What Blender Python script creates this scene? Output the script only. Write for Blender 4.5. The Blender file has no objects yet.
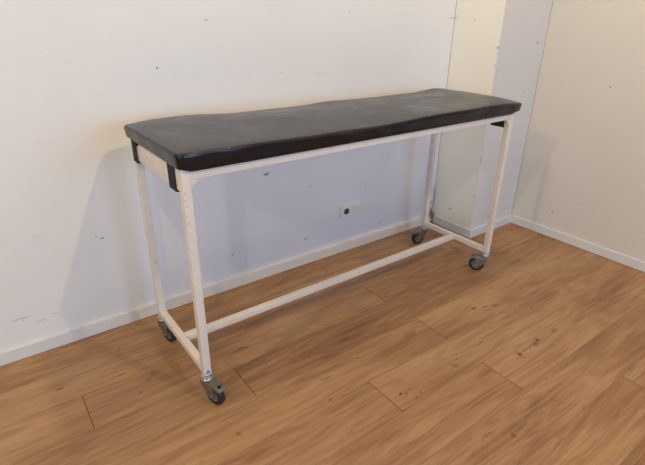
import bpy, bmesh, math, random
from mathutils import Vector, Matrix
S = bpy.context.scene
COL = S.collection
PI = math.pi

# ------------------------------------------------------------------ helpers
def link(o, parent=None):
    COL.objects.link(o)
    if parent is not None:
        o.parent = parent
    return o

def obj(name, bm, mat, parent=None, smooth=False, sharp=35):
    me = bpy.data.meshes.new(name)
    bmesh.ops.recalc_face_normals(bm, faces=bm.faces)
    bm.to_mesh(me); bm.free()
    mats = mat if isinstance(mat, (list, tuple)) else [mat]
    for m in mats:
        me.materials.append(m)
    if smooth:
        for p in me.polygons:
            p.use_smooth = True
        me.set_sharp_from_angle(angle=math.radians(sharp))
    return link(bpy.data.objects.new(name, me), parent)

def empty(name, loc=(0, 0, 0), rz=0, parent=None):
    o = bpy.data.objects.new(name, None)
    o.empty_display_size = 0.05
    o.location = loc; o.rotation_euler = (0, 0, rz)
    return link(o, parent)

def tag(o, label, cat):
    o['label'] = label; o['category'] = cat

def struct(name, bm, mat, smooth=False):
    o = obj(name, bm, mat, None, smooth)
    o['kind'] = 'structure'
    return o

def merge(bm, tmp, mtx=None):
    if mtx is not None:
        bmesh.ops.transform(tmp, matrix=mtx, verts=tmp.verts)
    me = bpy.data.meshes.new('tmp'); tmp.to_mesh(me); tmp.free()
    bm.from_mesh(me); bpy.data.meshes.remove(me)

def box(bm, x0, x1, y0, y1, z0, z1, bev=0.0, seg=2, mtx=None, mat=0):
    t = bmesh.new()
    bmesh.ops.create_cube(t, size=1)
    for v in t.verts:
        v.co = Vector(((x0+x1)/2 + v.co.x*(x1-x0), (y0+y1)/2 + v.co.y*(y1-y0), (z0+z1)/2 + v.co.z*(z1-z0)))
    if bev > 0:
        bmesh.ops.bevel(t, geom=list(t.edges), offset=bev, segments=seg, profile=0.6, affect='EDGES')
    for f in t.faces:
        f.material_index = mat
    merge(bm, t, mtx)

def lathe(bm, prof, n=32, mtx=None, closed=False):
    """prof: list of (r, z) revolved round z"""
    t = bmesh.new(); rings = []
    for r, z in prof:
        if r < 1e-6:
            rings.append([t.verts.new((0, 0, z))])
        else:
            rings.append([t.verts.new((r*math.cos(2*PI*i/n), r*math.sin(2*PI*i/n), z)) for i in range(n)])
    pairs = list(zip(rings, rings[1:]))
    if closed:
        pairs.append((rings[-1], rings[0]))
    for a, b in pairs:
        for i in range(n):
            j = (i+1) % n
            if len(a) == 1 and len(b) == 1: continue
            if len(a) == 1: t.faces.new((a[0], b[i], b[j]))
            elif len(b) == 1: t.faces.new((a[i], b[0], a[j]))
            else: t.faces.new((a[i], b[i], b[j], a[j]))
    merge(bm, t, mtx)

def plate(bm, pts, th, mtx=None, bev=0.0, hole=None):
    """polygon in xy extruded by th in z; hole = list of points"""
    t = bmesh.new()
    if hole is None:
        lo = [t.verts.new((x, y, 0)) for x, y in pts]
        hi = [t.verts.new((x, y, th)) for x, y in pts]
        t.faces.new(lo[::-1]); t.faces.new(hi)
        n = len(pts)
        for i in range(n):
            t.faces.new((lo[i], lo[(i+1) % n], hi[(i+1) % n], hi[i]))
        if bev:
            bmesh.ops.bevel(t, geom=list(t.edges), offset=bev, segments=2, profile=.5, affect='EDGES')
    else:   # same vertex count outer / hole
        n = len(pts)
        L = [[t.verts.new((x, y, z)) for x, y in q] for q in (pts, hole) for z in (0, th)]
        ol, oh, il, ih = L
        for i in range(n):
            j = (i+1) % n
            t.faces.new((ol[i], ol[j], oh[j], oh[i]))
            t.faces.new((il[j], il[i], ih[i], ih[j]))
            t.faces.new((oh[i], oh[j], ih[j], ih[i]))
            t.faces.new((ol[j], ol[i], il[i], il[j]))
    merge(bm, t, mtx)

def tube(bm, pts, r, n=8, closed=False):
    pts = [Vector(p) for p in pts]; rings = []
    N = len(pts)
    for i, p in enumerate(pts):
        a = pts[(i-1) % N] if (closed or i > 0) else p
        b = pts[(i+1) % N] if (closed or i < N-1) else p
        d = (b-a).normalized()
        s = d.cross(Vector((0, 0, 1)))
        if s.length < 1e-4: s = d.cross(Vector((0, 1, 0)))
        s.normalize(); u = s.cross(d)
        rings.append([bm.verts.new(p + (s*math.cos(2*PI*k/n) + u*math.sin(2*PI*k/n))*r) for k in range(n)])
    for i in range(N if closed else N-1):
        a, b = rings[i], rings[(i+1) % N]
        for k in range(n):
            bm.faces.new((a[k], a[(k+1) % n], b[(k+1) % n], b[k]))
    if not closed:
        bm.faces.new(rings[0][::-1]); bm.faces.new(rings[-1])

def srgb(r, g, b):
    f = lambda c: (c/255/12.92 if c/255 <= .04045 else ((c/255+.055)/1.055)**2.4)
    return (f(r), f(g), f(b), 1)

# ------------------------------------------------------------------ shader helpers
class NT:
    def __init__(s, name):
        s.m = bpy.data.materials.new(name); s.m.use_nodes = True
        s.t = s.m.node_tree; s.n = s.t.nodes; s.b = s.n['Principled BSDF']
        s.co = s.n.new('ShaderNodeTexCoord').outputs['Object']
    def L(s, a, b): s.t.links.new(a, b)
    def put(s, v, sock):
        if isinstance(v, bpy.types.NodeSocket): s.L(v, sock)
        else: sock.default_value = v
    def math(s, op, a, b=0.0, c=0.0, clamp=False):
        n = s.n.new('ShaderNodeMath'); n.operation = op; n.use_clamp = clamp
        s.put(a, n.inputs[0]); s.put(b, n.inputs[1])
        if len(n.inputs) > 2: s.put(c, n.inputs[2])
        return n.outputs[0]
    def vec(s, op, a, b=(0, 0, 0)):
        n = s.n.new('ShaderNodeVectorMath'); n.operation = op
        s.put(a, n.inputs[0]); s.put(b, n.inputs[1])
        return n.outputs['Value' if op in ('LENGTH', 'DISTANCE', 'DOT_PRODUCT') else 'Vector']
    def noise(s, v, scale, detail=3, rough=.5, dist=0.0, out='Fac'):
        n = s.n.new('ShaderNodeTexNoise'); s.put(v, n.inputs['Vector'])
        n.inputs['Scale'].default_value = scale; n.inputs['Detail'].default_value = detail
        n.inputs['Roughness'].default_value = rough; n.inputs['Distortion'].default_value = dist
        return n.outputs[out]
    def ramp(s, f, stops):
        n = s.n.new('ShaderNodeValToRGB'); s.put(f, n.inputs[0]); e = n.color_ramp.elements
        while len(e) < len(stops): e.new(0.5)
        for q, (p, c) in zip(e, stops):
            q.position = p; q.color = c if len(c) == 4 else (*c, 1)
        return n.outputs[0]
    def remap(s, f, a, b, c=0.0, d=1.0, smooth=True):
        n = s.n.new('ShaderNodeMapRange'); n.interpolation_type = 'SMOOTHSTEP' if smooth else 'LINEAR'
        s.put(f, n.inputs[0])
        for i, v in enumerate((a, b, c, d)): n.inputs[1+i].default_value = v
        return n.outputs[0]
    def mix(s, f, a, b, mode='MIX'):
        n = s.n.new('ShaderNodeMix'); n.data_type = 'RGBA'; n.blend_type = mode
        s.put(f, n.inputs[0]); s.put(a, n.inputs[6]); s.put(b, n.inputs[7])
        return n.outputs[2]
    def bump(s, h, strength, dist):
        n = s.n.new('ShaderNodeBump'); s.put(h, n.inputs['Height'])
        n.inputs['Strength'].default_value = strength; n.inputs['Distance'].default_value = dist
        s.L(n.outputs[0], s.b.inputs['Normal'])
    def spots(s, v, col, marks, colour, warp=0.0, wscale=30):
        """marks: (centre xyz, radii xyz, strength[, angle not used]); real dirt/knot marks with their own shape"""
        if warp:
            w = s.noise(v, wscale, 3, .6, 0, 'Color')
            w = s.vec('SUBTRACT', w, (.5, .5, .5)); w = s.vec('MULTIPLY', w, (warp,)*3)
            v = s.vec('ADD', v, w)
        tot = None
        for c, r, k in marks:
            d = s.vec('SUBTRACT', v, c); d = s.vec('DIVIDE', d, r); d = s.vec('LENGTH', d)
            f = s.remap(d, 1.0, .35, 0, k)
            tot = f if tot is None else s.math('MAXIMUM', tot, f)
        return s.mix(tot, col, colour)

def simple(name, col, rough=.5, metal=0.0, spec=.5, bump=0, bscale=200):
    t = NT(name)
    n = t.noise(t.co, 25, 3)
    c = t.mix(t.remap(n, .3, .7, 0, .25), col, tuple(x*.8 for x in col[:3])+(1,))
    t.L(c, t.b.inputs['Base Color'])
    t.b.inputs['Roughness'].default_value = rough; t.b.inputs['Metallic'].default_value = metal
    t.b.inputs['Specular IOR Level'].default_value = spec
    if bump: t.bump(t.noise(t.co, bscale, 4), bump, .001)
    return t.m

# ------------------------------------------------------------------ layout numbers (metres)
TX, TY, TH = 0.5413, -0.7109, 0.0056
TL, TW, HT, ZB = 1.7874, 0.511, 0.940, 0.124
PX, PD, RX = 2.6234, 0.3446, 3.1052
BH = 0.0614; BT = 0.012
SEAM, PW = -1.1996, 0.2006

# ------------------------------------------------------------------ wall materials
def wall_mat(name, base, dirt, marks, lines=(), seed=0, grime=.3):
    t = NT(name)
    v = t.vec('ADD', t.co, (seed*3.1, seed*1.7, seed))
    col = t.mix(t.remap(t.noise(v, 1.6, 4, .6), .35, .75, 0, .5), base, dirt)
    # faint smears
    sm = t.noise(t.vec('MULTIPLY', v, (1, 1, 2.6)), 9, 5, .65)
    col = t.mix(t.remap(sm, .57, .80, 0, grime), col, tuple(x*.80 for x in dirt[:3])+(1,))
    # small specks
    sp = t.noise(t.vec('MULTIPLY', v, (1, 1, 1.7)), 42, 2, .5)
    col = t.mix(t.remap(sp, .735, .79, 0, .28), col, srgb(120, 108, 98))
    if marks:
        col = t.spots(t.co, col, marks, srgb(82, 76, 72), .010, 70)
    if lines:
        col = t.spots(t.co, col, lines, srgb(70, 62, 50), .0012, 20)
    t.L(col, t.b.inputs['Base Color'])
    t.b.inputs['Roughness'].default_value = .42
    t.b.inputs['Specular IOR Level'].default_value = .35
    h = t.math('ADD', t.noise(v, 5, 2), t.math('MULTIPLY', t.noise(v, 160, 3), .12))
    t.bump(h, .25, .004)
    return t.m

WB = (0.80, 0.785, 0.785, 1)
WD = (0.745, 0.72, 0.71, 1)
big = 9.0
M_back = wall_mat('back_wall_paint', WB, WD, [
    ((1.247, 0, .612), (.022, big, .008), .8), ((1.262, 0, .620), (.010, big, .007), .6),
    ((.742, 0, 1.169), (.007, big, .006), .9), ((.405, 0, .468), (.011, big, .006), .7), ((.380, 0, .482), (.007, big, .004), .5),
    ((.98, 0, 1.355), (.015, big, .004), .45), ((1.53, 0, .49), (.014, big, .006), .35), ((1.95, 0, .42), (.012, big, .010), .3),
    ((1.50, 0, .165), (.02, big, .008), .45), ((1.02, 0, .20), (.01, big, .01), .4), ((2.1, 0, .12), (.03, big, .008), .3),
    ((.03, 0, .19), (.05, big, .003), .45), ((.10, 0, .155), (.03, big, .003), .35), ((-.02, 0, .33), (.012, big, .006), .4), ((.155, 0, .17), (.02, big, .003), .3),
    ((1.78, 0, 1.40), (.008, big, .004), .5), ((1.35, 0, 1.12), (.03, big, .002), .3), ((1.58, 0, 1.10), (.04, big, .002), .25),
    ((2.615, 0, .075), (.045, big, .06), .75), ((2.60, 0, .15), (.03, big, .03), .3)],
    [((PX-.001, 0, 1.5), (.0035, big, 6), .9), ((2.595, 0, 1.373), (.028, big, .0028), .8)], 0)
M_pside = wall_mat('pillar_side_lit_paint', (.85, .83, .78, 1), (.81, .79, .74, 1), [  # base colour lightened to stand in for light on this face
    ((PX, -.155, .153), (big, .020, .009), .55), ((PX, -.012, .05), (big, .03, .05), .6), ((PX, -.008, .2), (big, .008, .12), .4), ((PX, -.335, 1.22), (big, .008, .012), .5),
    ((PX, -.337, 1.12), (big, .006, .008), .5), ((PX, -.338, .55), (big, .006, .012), .5), ((PX, -.338, .62), (big, .005, .010), .4),
    ((PX, -.337, .30), (big, .006, .02), .4), ((PX, -.15, 1.36), (big, .008, .006), .35)],
    [((PX, 0, 1.373), (big, .030, .0028), .8)], 3)
M_pfront = wall_mat('pillar_front_shaded_paint', (.68, .66, .65, 1), (.63, .61, .60, 1), [  # same pillar, base colour darkened for the shade on its front
    ((3.02, -PD, 1.24), (.012, big, .014), .45), ((2.99, -PD, .38), (.010, big, .008), .45), ((2.97, -PD, .95), (.006, big, .016), .3),
    ((2.97, -PD, .33), (.012, big, .006), .3), ((2.632, -PD, 1.22), (.006, big, .01), .6), ((2.631, -PD, 1.10), (.005, big, .007), .5), ((2.63, -PD, .55), (.004, big, .012), .5),
    ((2.628, -PD, .03), (.004, big, .04), .8)],
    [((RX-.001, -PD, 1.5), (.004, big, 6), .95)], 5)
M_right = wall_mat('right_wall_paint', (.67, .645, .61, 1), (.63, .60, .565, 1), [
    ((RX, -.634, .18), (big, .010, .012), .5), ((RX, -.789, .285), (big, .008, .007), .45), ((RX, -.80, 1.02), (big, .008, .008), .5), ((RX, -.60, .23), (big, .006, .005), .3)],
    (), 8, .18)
M_base = wall_mat('baseboard_paint', (.69, .69, .69, 1), (.62, .61, .60, 1), [], (), 11)
M_dark = simple('gap_grime_shade', srgb(28, 22, 18), .9)  # corner gap and grime, also the painted shade under the pillar baseboard

# ------------------------------------------------------------------ oak laminate floor
def floor_mat():
    t = NT('oak_laminate')
    at = t.n.new('ShaderNodeAttribute'); at.attribute_name = 'plank'
    rnd = at.outputs['Vector']
    at2 = t.n.new('ShaderNodeAttribute'); at2.attribute_name = 'edge'; edge = at2.outputs['Fac']
    sep = t.n.new('ShaderNodeSeparateXYZ'); t.L(rnd, sep.inputs[0])
    R1, R2, R3 = sep.outputs
    off = t.vec('MULTIPLY', rnd, (17.0, 3.1, 9.0))
    p = t.vec('ADD', t.co, off)
    # wide cathedral figure: contour bands of a stretched noise field
    fld = t.noise(t.vec('MULTIPLY', p, (.55, 4.2, 1)), 1.9, 2, .45, .35)
    bands = t.math('SINE', t.math('MULTIPLY', fld, 62))
    bands = t.remap(bands, -1, 1, 0, 1)
    fine = t.noise(t.vec('MULTIPLY', p, (2.2, 60, 1)), 2.2, 4, .6, .2)
    mid = t.noise(t.vec('MULTIPLY', p, (.95, 10.5, 1)), 2.0, 4, .55, .45)
    big_ = t.noise(t.vec('MULTIPLY', p, (1.0, 3.0, 1)), 1.4, 3, .5, .3)
    f = t.math('ADD', t.math('MULTIPLY', mid, .30), t.math('MULTIPLY', big_, .40))
    f = t.math('ADD', f, t.math('MULTIPLY', bands, .06))
    f = t.math('ADD', f, t.math('MULTIPLY', fine, .25))
    f = t.math('ADD', f, t.math('MULTIPLY', t.math('SUBTRACT', R1, .5), .11))
    col = t.ramp(f, [(.32, FC[0]), (.46, FC[1]), (.58, FC[2]), (.74, FC[3])])
    # fine dark pore dashes
    pores = t.noise(t.vec('MULTIPLY', p, (9, 210, 1)), 2.0, 2, .5)
    col = t.mix(t.remap(pores, .60, .78, 0, .35), col, FC[0])
    # darker veins
    vein = t.noise(t.vec('MULTIPLY', p, (1.3, 9, 1)), 2.3, 5, .62, .9)
    vein = t.math('ABSOLUTE', t.math('SUBTRACT', vein, .5))
    vm = t.noise(t.vec('MULTIPLY', p, (.8, 4, 1)), 2.1, 2)
    veinf = t.math('MULTIPLY', t.remap(vein, .016, .0, 0, .55), t.remap(vm, .5, .68, 0, 1))
    col = t.mix(veinf, col, srgb(92, 58, 34))
    # random knots
    kn = t.noise(t.vec('MULTIPLY', p, (6, 13, 1)), 1.25, 2, .55, .3)
    col = t.mix(t.remap(kn, .72, .80, 0, .6), col, srgb(86, 54, 32))
    # knots and clefts the photo shows
    K = lambda x, y, rx, ry, k: ((x, y, 0), (rx, ry, 1), k)
    kn = [K(1.190, -1.125, .012, .007, .9), K(1.210, -1.135, .008, .006, .9), K(1.235, -1.128, .006, .004, .8), K(1.262, -1.165, .007, .005, .7), K(1.225, -1.175, .012, .004, .7),
          K(1.965, -1.252, .018, .015, .75), K(1.80, -1.262, .016, .016, .85), K(1.80, -1.287, .010, .008, .6), K(1.87, -1.262, .075, .006, .65), K(1.93, -1.262, .03, .010, .6),
          K(2.10, -1.26, .035, .018, .4), K(2.28, -1.285, .09, .006, .45), K(2.565, -1.256, .02, .012, .45),
          K(1.37, -1.515, .018, .012, .55), K(1.57, -1.10, .022, .003, .7), K(1.545, -1.12, .03, .004, .5), K(1.50, -1.14, .018, .012, .5), K(1.72, -1.11, .06, .006, .5),
          K(2.0, -.93, .02, .013, .5), K(2.05, -.955, .03, .02, .35), K(2.02, -1.06, .03, .012, .4), K(1.90, -1.04, .035, .006, .35),
          K(.088, -.30, .024, .010, .6), K(.45, -.07, .012, .008, .7), K(.35, -.185, .016, .009, .5), K(.40, -.45, .04, .018, .35), K(.42, -.43, .02, .012, .35),
          K(.936, -.986, .010, .007, .75), K(1.19, -.86, .008, .006, .8), K(1.19, -.885, .007, .005, .7), K(1.00, -.88, .045, .012, .4), K(1.5, -.87, .05, .03, .35),
          K(.565, -.93, .016, .014, .45), K(1.22, -.72, .05, .012, .45), K(1.45, -.60, .04, .01, .4), K(.80, -.50, .05, .014, .5),
          K(1.72, -1.60, .02, .012, .3), K(1.05, -.30, .05, .03, .35), K(1.75, -1.42, .02, .008, .3), K(1.30, -1.46, .07, .007, .4), K(.30, -.36, .05, .008, .4)]
    col = t.spots(t.co, col, kn, srgb(84, 46, 20), .034, 26)
    # joints between boards are dark slits
    col = t.mix(edge, col, srgb(60, 38, 22))
    t.L(col, t.b.inputs['Base Color'])
    t.L(t.remap(f, .3, .8, .50, .40), t.b.inputs['Roughness'])
    t.b.inputs['Specular IOR Level'].default_value = .4
    t.bump(t.math('ADD', t.math('MULTIPLY', fine, .6), pores), .12, .001)
    return t.m
FC = [srgb(116, 80, 53), srgb(148, 108, 74), srgb(167, 129, 91), srgb(182, 147, 109)]
M_floor = floor_mat()

def build_floor():
    rnd = random.Random(11)
    joints = {-3: [.4, 2.03], -2: [.80, 2.75], -1: [0.0, 1.614], 0: [-.4, 1.128], 1: [-.4, 1.624], 2: [-.9, .711], 3: [.152, 1.608], 4: [-.6, 2.5], 5: [-.7]}
    PLn = 1.605
    bm = bmesh.new()
    lp = bm.faces.layers.float_vector.new('plank'); le = bm.faces.layers.float.new('edge')
    X0, X1, Y0, Y1 = -2.0, RX+.02, -4.2, .02
    k = math.floor((Y0-SEAM)/PW)
    g = .0011
    while SEAM + k*PW < Y1:
        y0, y1 = SEAM+k*PW, SEAM+(k+1)*PW
        js = joints.get(k) or [rnd.uniform(0, PLn)]
        while js[0] > X0: js = [js[0]-PLn]+js
        while js[-1] < X1: js = js+[js[-1]+(PLn if k > 5 or k < -3 else 3.0)]
        for j, jn in zip(js, js[1:]):
            a, b = max(j, X0), min(jn, X1)
            ya, yb = max(y0, Y0), min(y1, Y1)
            r = (rnd.random(), rnd.random(), rnd.random())
            for kk, xm, v in ((0, 1.5, .9), (0, .5, .40), (2, 1.5, .2), (2, .3, .7), (3, 0, .45), (3, .8, .75), (3, 2.2, .55), (4, 0, .9), (5, 0, .8), (5, 1.2, .6), (-3, 2.6, .25), (-4, 1.5, .3), (1, 1., .7), (1, 2.2, .65), (-1, 1.2, .40), (-1, 2.2, .75), (-2, 2., .55), (-3, 1.5, .3)):
                if kk == k and a < xm < b: r = (v, r[1], r[2])
            if b-a > .01 and yb-ya > .01:
                ge = .0016
                xs = [a, a+ge, b-ge, b]; ys = [ya, ya+g*.7, yb-g*.7, yb]
                for i in range(3):
                    for q in range(3):
                        zz = lambda I, Q: 0.0 if (0 < I < 3 and 0 < Q < 3) else -.0006
                        vs = [bm.verts.new((xs[I], ys[Q], zz(I, Q))) for I, Q in ((i, q), (i+1, q), (i+1, q+1), (i, q+1))]
                        f = bm.faces.new(vs); f[lp] = r
                        f[le] = 0.0 if (i == 1 and q == 1) else (.85 if q == 1 else .40)
        k += 1
    # slab under the boards
    t = bmesh.new(); bmesh.ops.create_cube(t, size=1)
    for v in t.verts:
        v.co = Vector(((X0+X1)/2+v.co.x*(X1-X0), (Y0+Y1)/2+v.co.y*(Y1-Y0), -.031+v.co.z*.06))
    merge(bm, t)
    return struct('floor', bm, M_floor)
build_floor()

# ------------------------------------------------------------------ walls
WH = 3.5
b = bmesh.new(); box(b, -2.0, PX+.02, 0, .12, 0, WH); struct('wall_back', b, M_back)
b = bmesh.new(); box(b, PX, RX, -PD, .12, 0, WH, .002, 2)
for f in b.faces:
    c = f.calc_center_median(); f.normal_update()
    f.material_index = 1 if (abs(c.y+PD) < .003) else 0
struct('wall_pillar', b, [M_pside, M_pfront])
b = bmesh.new()
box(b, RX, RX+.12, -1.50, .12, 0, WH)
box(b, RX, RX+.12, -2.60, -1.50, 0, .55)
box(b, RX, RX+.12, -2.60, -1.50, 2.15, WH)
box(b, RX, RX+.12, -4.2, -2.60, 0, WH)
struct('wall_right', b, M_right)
# the daylight window of the right wall, beyond the frame of the photo
b = bmesh.new()
for y0, y1, z0, z1 in ((-2.60, -2.55, .55, 2.15), (-1.55, -1.50, .55, 2.15), (-2.55, -1.55, .55, .60), (-2.55, -1.55, 2.10, 2.15)):
    box(b, RX+.02, RX+.09, y0, y1, z0, z1, .003)
struct('window_1', b, M_base)

# baseboards
def base_prof(bm, x0, x1, y0, y1, gap=.0):
    box(bm, x0, x1, y0, y1, gap, BH, .0022, 2)
b = bmesh.new(); base_prof(b, -2.0, PX-.045, -BT, .0, .001); struct('baseboard_back', b, M_base)
b = bmesh.new(); base_prof(b, PX-BT, PX, -PD-BT, -.03, .004)
base_prof(b, PX-.0005, RX-.001, -PD-BT, -PD, .002); struct('baseboard_pillar', b, M_base)
b = bmesh.new(); base_prof(b, RX-BT, RX, -4.2, -PD-.003, .002); struct('baseboard_right', b, M_base)
# open expansion gap and grime in the inner corner
b = bmesh.new(); box(b, PX-.050, PX-.001, -.035, .0, -.002, .0035, .001)
box(b, PX-.019, PX-BT+.001, -PD-.01, -.03, -.002, .0012)  # dark strip painting the shadow gap along the pillar baseboard
struct('dark_gap_1', b, M_dark)

# ------------------------------------------------------------------ table materials
def frame_mat():
    t = NT('cream_lacquered_steel')
    base = (.75, .69, .62, 1)
    col = t.mix(t.remap(t.noise(t.co, 14, 4), .35, .7, 0, .5), base, (.68, .62, .555, 1))
    ch = t.noise(t.vec('MULTIPLY', t.co, (2, 2, 1)), 48, 3, .6)
    m2 = t.noise(t.co, 5, 2)
    f = t.math('MULTIPLY', t.remap(ch, .66, .70, 0, .85), t.remap(m2, .50, .6, 0, 1))
    col = t.mix(f, col, srgb(70, 62, 56))
    # chips along the front leg near the cushion
    cm = [((x, -.001, z), (rx, .02, rz), .6) for x, z, rx, rz in
          ((.006, .862, .002, .006), (.004, .838, .0015, .004), (.007, .818, .0015, .007), (.005, .781, .002, .004), (.009, .757, .0015, .009),
           (.006, .722, .0015, .004), (.005, .66, .0015, .006), (.026, .69, .0012, .003), (.038, .916, .0014, .006),
           (.031, .937, .002, .002), (.008, .52, .0015, .005))]
    col = t.spots(t.co, col, cm, srgb(58, 52, 50), .006, 120)
    t.L(col, t.b.inputs['Base Color'])
    t.b.inputs['Roughness'].default_value = .38
    t.bump(t.noise(t.co, 60, 3), .15, .001)
    return t.m
M_frame = frame_mat()
def vinyl_mat():
    t = NT('black_vinyl')
    n = t.noise(t.co, 3.0, 4, .6)
    col = t.mix(n, (.005, .005, .0065, 1), (.009, .0085, .009, 1))
    t.L(col, t.b.inputs['Base Color'])
    t.L(t.remap(t.noise(t.co, 7, 4), .3, .7, .25, .32), t.b.inputs['Roughness'])
    t.b.inputs['Specular IOR Level'].default_value = .45
    w = t.noise(t.vec('MULTIPLY', t.co, (1, 2, 1)), 6, 4, .55, .4)
    h = t.math('ADD', t.math('MULTIPLY', w, 2.0), t.math('MULTIPLY', t.noise(t.co, 420, 2), .10))
    t.bump(h, .09, .004)
    return t.m
M_vinyl = vinyl_mat()
M_web = simple('black_webbing', (.012, .012, .013, 1), .8, bump=.3, bscale=600)
M_seam = simple('seam_thread', (.03, .028, .027, 1), .6)
M_zinc = simple('zinc_plate', (.62, .62, .63, 1), .28, 1.0)
M_steel = simple('dull_steel', (.30, .29, .27, 1), .45, .85)
M_rubber = simple('black_rubber', (.018, .018, .019, 1), .65)
M_hub = simple('grey_hub', (.16, .165, .175, 1), .5)
M_stick = simple('sticker_paper', (.72, .74, .76, 1), .5)
M_blue = simple('sticker_print', srgb(34, 52, 92), .5)
M_plastic = simple('socket_plastic', srgb(240, 232, 218), .3)
M_hole = simple('socket_dark', (.05, .045, .04, 1), .6)

# ------------------------------------------------------------------ the table
T = empty('treatment_table', (TX, TY, 0), TH)
tag(T, 'long wheeled treatment table with black vinyl cushion on cream steel frame', 'table')
Q = .030
for name_, x, y in (('leg', 0, 0), ('leg', TL-Q, 0), ('leg', 0, TW-Q), ('leg', TL-Q, TW-Q)):
    b = bmesh.new(); box(b, x, x+Q, y, y+Q, ZB, HT, .0028, 3); obj('leg', b, M_frame, T, True)
e = .0005
for y in (0, TW-Q):   # long top rails
    b = bmesh.new(); box(b, Q-e, TL-Q+e, y+.0008, y+Q, HT-.037, HT, .0025, 3); obj('top_rail', b, M_frame, T, True)
for x0 in (.0008, TL-.022-.0008):  # deep end boards
    b = bmesh.new(); box(b, x0, x0+.022, Q-e, TW-Q+e, HT-.078, HT-.001, .002, 2); obj('end_board', b, M_frame, T, True)
for x0 in (0, TL-Q):  # low end rails
    b = bmesh.new(); box(b, x0+.0008, x0+Q-.0008, Q-e, TW-Q+e, ZB+.001, ZB+Q, .0028, 3); obj('end_rail', b, M_frame, T, True)
b = bmesh.new(); box(b, Q-e, TL-Q+e, TW/2-Q/2, TW/2+Q/2, ZB+.001, ZB+Q, .0028, 3); obj('stretcher', b, M_frame, T, True)
# welded corner gussets under the long rails
for x, sx in ((Q, 1), (TL-Q, -1)):
    for y in (.004, TW-Q+.012):
        b = bmesh.new()
        plate(b, [(0, 0), (sx*.030, 0), (0, -.030)], .004, Matrix.Translation((x, y+.004, HT-.0365)) @ Matrix.Rotation(PI/2, 4, 'X'))
        obj('gusset', b, M_frame, T)
# plywood panel closing the top of the frame
b = bmesh.new(); box(b, .024, TL-.024, Q+.001, TW-Q-.001, HT-.016, HT-.001, .001); obj('support_panel', b, M_frame, T)

# ---- cushion
CX0, CX1, CY0, CY1 = -.014, 1.846, -.017, TW+.062
def ringpts(d, r0=.050):
    """rounded rectangle inset by d; constant point count"""
    x0, x1, y0, y1 = CX0+d, CX1-d, CY0+d, CY1-d
    R_ = [min(max(q-d, .0008), (y1-y0)/2-.0002) for q in (r0, r0, r0, r0*.55)]
    pts = []
    NX, NY, NC = 90, 26, 8
    cs = [(x1-R_[0], y0+R_[0], -PI/2), (x1-R_[1], y1-R_[1], 0), (x0+R_[2], y1-R_[2], PI/2), (x0+R_[3], y0+R_[3], PI)]
    seg = [NY, NX, NY, NX]
    for i, (cx, cy, a0) in enumerate(cs):
        r, rn = R_[i], R_[(i+1) % 4]
        for k in range(NC+1):
            a = a0 + PI/2*k/NC
            pts.append((cx+r*math.cos(a), cy+r*math.sin(a)))
        nx_ = cs[(i+1) % 4]; a1 = nx_[2]
        p1 = (cx+r*math.cos(a0+PI/2), cy+r*math.sin(a0+PI/2))
        p2 = (nx_[0]+rn*math.cos(a1), nx_[1]+rn*math.sin(a1))
        for k in range(1, seg[i]):
            t = k/seg[i]; pts.append((p1[0]+(p2[0]-p1[0])*t, p1[1]+(p2[1]-p1[1])*t))
    return pts
def sst(a, b, x):
    t = max(0, min(1, (x-a)/(b-a))); return t*t*(3-2*t)
def wave(x, y):
    """low sags of the padding (cushion coordinates)"""
    v = (y-CY0)/(CY1-CY0)
    back = sst(.55, 1, v); front = sst(.45, 0, v)
    z = 0
    z -= back*.014*sst(.25, .50, x)*sst(1.83, 1.62, x)
    z += back*.005*math.exp(-((x-1.0)/.10)**2)
    z += front*(.0035*math.sin(5.2*x+.6)+.0012*math.sin(11*x+2))
    z -= front*.005*math.exp(-((x-.50)/.16)**2)
    z -= .011*math.exp(-(((x-CX0)/.11)**2+((y-CY1)/.09)**2))
    z -= .007*math.exp(-(((x-CX1)/.10)**2+((y-CY0)/.10)**2))
    z += .0016*math.sin(9*x+7*y)*math.sin(6*y-3*x+1)
    z += .003*math.sin(PI*v)*math.sin(PI*(x-CX0)/(CX1-CX0))
    return z
TH_C = .050
prof = [(.22, 0), (.0175, .0), (.0155, -.0065), (.010, -.0085), (.006, -.004), (.0042, .008), (.0026, .022), (.0012, .034), (.0, .043), (.0022, .0478), (.006, .0496), (.012, .0505), (.020, .0512), (.032, .052),
        (.05, .053), (.08, .0535), (.12, .054), (.17, .0542), (.22, .0543), (.26, .0543), (.2915, .0543), (.2947, .0543)]
b = bmesh.new(); rings = []
for d, z in prof:
    rr = []
    for x, y in ringpts(d):
        wt = sst(.012, .048, z)
        bulge = 0
        if 0 < z < .047:   # side bulges and puckers
            bulge = .0022*math.sin(26*x+3*math.sin(7*x))*math.sin(PI*z/.05) + .0012*math.sin(41*y+20*x)*math.sin(PI*z/.05)
        n = Vector((0, 0))
        if y < CY0+d+.001: n = Vector((0, -1))
        elif y > CY1-d-.001: n = Vector((0, 1))
        elif x < CX0+d+.001: n = Vector((-1, 0))
        elif x > CX1-d-.001: n = Vector((1, 0))
        lip = sst(-.002, .03, x)*sst(TL+.005, TL-.04, x)
        if z < 0: zl = z*lip + .003*(1-lip)
        else: zl = z
        rr.append(b.verts.new((x+n.x*bulge, y+n.y*bulge, HT+zl+wt*wave(x, y))))
    rings.append(rr)
N = len(rings[0])
for a, c in zip(rings, rings[1:]):
    for i in range(N):
        b.faces.new((a[i], a[(i+1) % N], c[(i+1) % N], c[i]))
bmesh.ops.remove_doubles(b, verts=rings[-1], dist=.0015)
cush = obj('cushion', b, M_vinyl, T, True, 60)
cush['label'] = 'black vinyl padded cushion'
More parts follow.
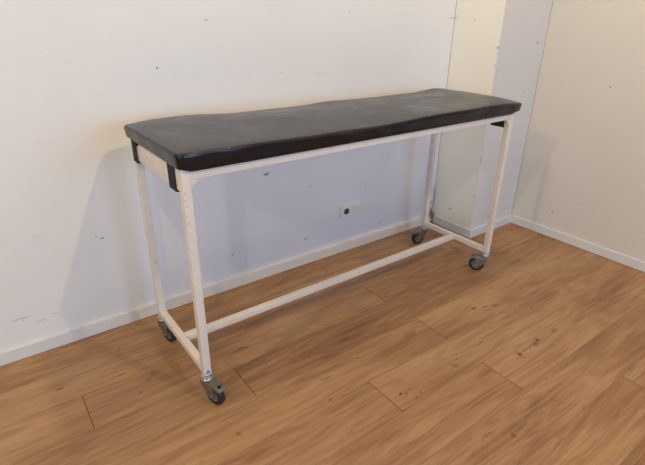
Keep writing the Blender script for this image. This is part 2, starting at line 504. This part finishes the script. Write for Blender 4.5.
# stitched seam running just inside the upper edge
b = bmesh.new()
sp = [(x, y, HT+.0492+wave(x, y)) for x, y in ringpts(.0045)]
tube(b, sp, .0011, 6, True)
obj('seam', b, M_seam, cush, True)
# webbing straps folded over the end boards
def strap(xo, y0, y1, side):
    b = bmesh.new(); th = .0022
    x = xo
    zt, zb_ = HT+.004, HT-.084
    pth = [(x+side*.004, zt), (x+side*.0032, HT-.03), (x+side*.0032, zb_), (x-side*.012, zb_-.003), (x-side*.0275, zb_), (x-side*.0275, HT-.020)]
    L = []
    for i, (px, pz) in enumerate(pth):
        a = pth[max(i-1, 0)]; c = pth[min(i+1, len(pth)-1)]
        d = Vector((c[0]-a[0], c[1]-a[1])).normalized(); nn = Vector((-d.y, d.x))*th/2
        L.append([b.verts.new((px+s*nn.x, yy, pz+s*nn.y)) for s, yy in ((1, y0), (1, y1), (-1, y1), (-1, y0))])
    for p, q in zip(L, L[1:]):
        for k in range(4): b.faces.new((p[k], p[(k+1) % 4], q[(k+1) % 4], q[k]))
    b.faces.new(L[0]); b.faces.new(L[-1][::-1])
    obj('strap', b, M_web, cush)
strap(0, .050, .108, -1); strap(0, TW-.068, TW-.022, -1)
strap(TL, .034, .112, 1); strap(TL, TW-.080, TW-.034, 1)
# small black screw knob under the cushion's far left corner
b = bmesh.new(); lathe(b, [(0, -.006), (.005, -.006), (.006, 0), (.005, .004), (0, .004)], 16, Matrix.Translation((-.004, TW-.088, HT-.008)) @ Matrix.Rotation(PI/2, 4, 'Y'))
obj('screw_head', b, M_web, T, True)

# ---- sticker on the near left leg
b = bmesh.new()
st = Matrix.Translation((.0155, -.0003, ZB+.016)) @ Matrix.Rotation(PI/2, 4, 'X')
plate(b, [(-.013, -.012), (.013, -.012), (.013, .001), (.0, .015), (-.013, .001)], .0004, st)
sk = obj('sticker', b, M_stick, T); sk['label'] = 'small pale sticker with dark blue triangle'
b = bmesh.new()
tri = lambda s, oy=0: [(-.0105*s, -.008*s+oy), (.0105*s, -.008*s+oy), (0, .0115*s+oy)]
plate(b, tri(1), .0003, st @ Matrix.Translation((0, 0, .0004)), hole=tri(.62, -.0008))
plate(b, tri(.36, -.002), .0003, st @ Matrix.Translation((0, 0, .0004)))
obj('emblem', b, M_blue, sk)

# ---- casters
def caster(x, y, ang, brake=True):
    """axis at x,y ; wheel trails towards ang"""
    C = empty('caster', (x, y, 0), ang, T)
    R = .0445; cx = .042; zt = ZB
    b = bmesh.new()     # zinc collar with fitting plug and ball race
    lathe(b, [(0, zt), (.0135, zt), (.0135, zt-.004), (.0215, zt-.006), (.0235, zt-.010), (.0235, zt-.014), (.0205, zt-.018), (.0225, zt-.020), (.0225, zt-.024), (.014, zt-.027), (0, zt-.027)], 36)
    obj('swivel_collar', b, M_zinc, C, True)
    b = bmesh.new()     # fork: crown plate and two cheeks
    plate(b, [(-.020, -.020), (.010, -.022), (.046, -.0195), (.052, -.012), (.052, .012), (.046, .0195), (.010, .022), (-.020, .020)], .003, Matrix.Translation((0, 0, zt-.030)), .0008)
    for s in (-1, 1):
        m = Matrix.Translation((0, s*.0190+(.00125), 0)) @ Matrix.Rotation(PI/2, 4, 'X')
        plate(b, [(-.020, zt-.028), (-.018, zt-.045), (.016, .036), (.028, .0325), (cx+.004, .0325), (cx+.011, .040), (cx+.012, .060), (.050, zt-.040), (.052, zt-.028)], .0025, m, .0006)
    obj('fork', b, M_steel, C, True)
    b = bmesh.new()     # axle bolt
    lathe(b, [(0, -.0245), (.0045, -.0245), (.0045, -.020), (.0032, -.020), (.0032, .020), (.0055, .020), (.0055, .0245), (0, .0245)], 12, Matrix.Translation((cx, 0, R)) @ Matrix.Rotation(PI/2, 4, 'X'))
    obj('axle', b, M_zinc, C, True)
    w = Matrix.Translation((cx, 0, R)) @ Matrix.Rotation(PI/2, 4, 'X')
    b = bmesh.new()
    lathe(b, [(.0275, -.0135), (.037, -.0145), (.0420, -.0115), (R, -.005), (R, .005), (.0420, .0115), (.037, .0145), (.0275, .0135)], 48, w, True)
    wh = obj('wheel', b, M_rubber, C, True, 50)
    b = bmesh.new()
    lathe(b, [(.0036, -.0155), (.009, -.0155), (.010, -.0095), (.023, -.0085), (.0278, -.0120), (.0278, .0120), (.023, .0085), (.010, .0095), (.009, .0155), (.0036, .0155)], 36, w, True)
    obj('hub', b, M_hub, wh, True)
    if brake:
        b = bmesh.new()   # slotted brake pedal tilted down past the wheel
        m = Matrix.Translation((.030, 0, zt-.026)) @ Matrix.Rotation(math.radians(12), 4, 'Y')
        def rr(x0, x1, h, r=.004, hx=0):
            return [(x0, -h+r), (x0+r, -h), (x1-r, -h), (x1, -h+r), (x1, h-r), (x1-r, h), (x0+r, h), (x0, h-r)]
        plate(b, rr(.022, .058, .019), .0022, m, hole=rr(.032, .046, .0075, .0015))
        box(b, -.008, .024, -.013, .013, 0, .0022, .0006, 1, m)
        box(b, .0575, .061, -.0185, .0185, -.006, .0022, .0008, 1, m)
        for s in (-1, 1):
            box(b, -.006, .050, s*.0182-.001, s*.0182+.001, -.009, .0022, .0005, 1, m)
        obj('brake_pedal', b, M_steel, C, True)
    return C
h = Q/2
caster(h, h, math.radians(-74)-TH)
caster(TL-h, h, math.radians(124)-TH)
caster(TL-h, TW-h, math.radians(168)-TH)
caster(h, TW-h, math.radians(-76)-TH)

# ------------------------------------------------------------------ double wall socket
SKX, SKZ = 1.835, .278
K = empty('wall_socket', (SKX, 0, SKZ))
tag(K, 'double white plastic wall socket plate mounted low on the back wall', 'socket')
RX90 = Matrix.Rotation(PI/2, 4, 'X')      # xy -> xz, extruding towards -y
b = bmesh.new(); box(b, -.080, .080, -.012, .0, -.0415, .0415, .004, 3); obj('cover_frame', b, M_plastic, K, True)
def rrect(w, h_, r, n=5):
    o = []
    for cx, cy, a0 in ((w-r, h_-r, 0), (-w+r, h_-r, PI/2), (-w+r, -h_+r, PI), (w-r, -h_+r, 1.5*PI)):
        for k in range(n+1):
            a = a0+PI/2*k/n; o.append((cx+r*math.cos(a), cy+r*math.sin(a)))
    return o
b = bmesh.new()
N_ = 48
sq = []
for k in range(N_):
    a = 2*PI*(k+.5)/N_; c, s = math.cos(a), math.sin(a); q = .031/max(abs(c), abs(s)); sq.append((q*c, q*s))
ci = [(.0205*math.cos(2*PI*(k+.5)/N_), .0205*math.sin(2*PI*(k+.5)/N_)) for k in range(N_)]
plate(b, sq, .0045, Matrix.Translation((-.0385, -.0115, 0)) @ RX90, hole=ci)
ins = obj('socket_insert', b, M_plastic, K, True)
b = bmesh.new()
lathe(b, [(0, 0), (.0203, 0), (.0203, .0040), (.0195, .0040), (.0190, .0009), (0, .0009)], 40, Matrix.Translation((-.0385, -.0118, 0)) @ RX90)
obj('socket_well', b, M_hole, ins, True)
b = bmesh.new()
for sx in (-.0095, .0095):
    lathe(b, [(0, 0), (.0026, 0), (.0026, .0012), (0, .0012)], 14, Matrix.Translation((-.0385+sx, -.0125, 0)) @ RX90)
for sz in (-.0175, .0175):
    box(b, -.0415, -.0355, -.0155, -.0118, sz-.0015, sz+.0015)
obj('contact', b, M_zinc, ins)
b = bmesh.new(); box(b, .0085, .0695, -.0165, -.0115, -.031, .031, .0022, 2)
obj('rocker_switch', b, M_plastic, K, True)
b = bmesh.new(); box(b, .078, .0845, -.006, -.0005, -.002, .014, .001); obj('cover_clip', b, M_hole, K)

# ------------------------------------------------------------------ light
def lamp(name, loc, power, col, size=.09, target=None, spread=None):
    L = bpy.data.lights.new(name, 'POINT'); L.energy = power; L.color = col; L.shadow_soft_size = size
    o = link(bpy.data.objects.new(name, L)); o.location = loc
    return o
def lc(loc, rgb, size=.07):
    m = max(rgb); lamp('ceiling_lamp', loc, 80*m, tuple(c/m for c in rgb), size)
lc((1.71, -.58, 3.42), (1.0, .93, .73), .05)
lc((1.60, -2.85, 3.42), (1.55, 1.22, .75), .04)
lc((-3.30, -1.85, 3.42), (2.1, 1.65, 1.25), .04)
lc((-1.13, -1.17, 3.42), (.60, .46, .28), .05)
lc((-.60, -2.85, 3.42), (1.10, .92, .42), .04)
lc((2.70, -2.85, 3.42), (.30, .12, .06), .04)
def daylight(loc, target, w, h_, power, rgb):
    A = bpy.data.lights.new('daylight_fill', 'AREA'); A.shape = 'RECTANGLE'; A.size = w; A.size_y = h_
    m = max(rgb); A.energy = power*m; A.color = tuple(c/m for c in rgb)
    o = link(bpy.data.objects.new('daylight_fill', A)); o.location = loc
    o.rotation_euler = (Vector(target)-Vector(loc)).to_track_quat('-Z', 'Y').to_euler()
daylight((1.6, -5.2, 1.45), (1.0, -.4, .6), 2.2, 1.3, 120, (.23, .38, .65))     # windows of the room behind the camera
daylight((-2.3, -3.6, 1.45), (1.0, -.4, .6), 1.8, 1.3, 120, (.28, .33, .36))  # added fill from the left front, no known window there
W = bpy.data.worlds.new('World'); S.world = W; W.use_nodes = True
bg = W.node_tree.nodes['Background']
bg.inputs[0].default_value = (.95, .92, 1.0, 1); bg.inputs[1].default_value = .055

# ------------------------------------------------------------------ camera
cam = bpy.data.cameras.new('Camera'); co = link(bpy.data.objects.new('Camera', cam))
fw = Vector((0.54347748, 0.72753057, -0.41872604)); r_ = Vector((0.80457881, -0.59370951, 0.01272586)); u_ = Vector((0.23934318, 0.34381432, 0.90802343))
M3 = Matrix((r_, u_, -fw)).transposed()
co.matrix_world = Matrix.Translation((0.053051, -2.103022, 1.384653)) @ M3.to_4x4()
cam.sensor_width = 36; cam.lens = 36*473.7557/645; cam.clip_start = .02
S.camera = co
S.view_settings.view_transform = 'Standard'; S.view_settings.look = 'None'
S.view_settings.gamma = 1; S.view_settings.exposure = -0.06
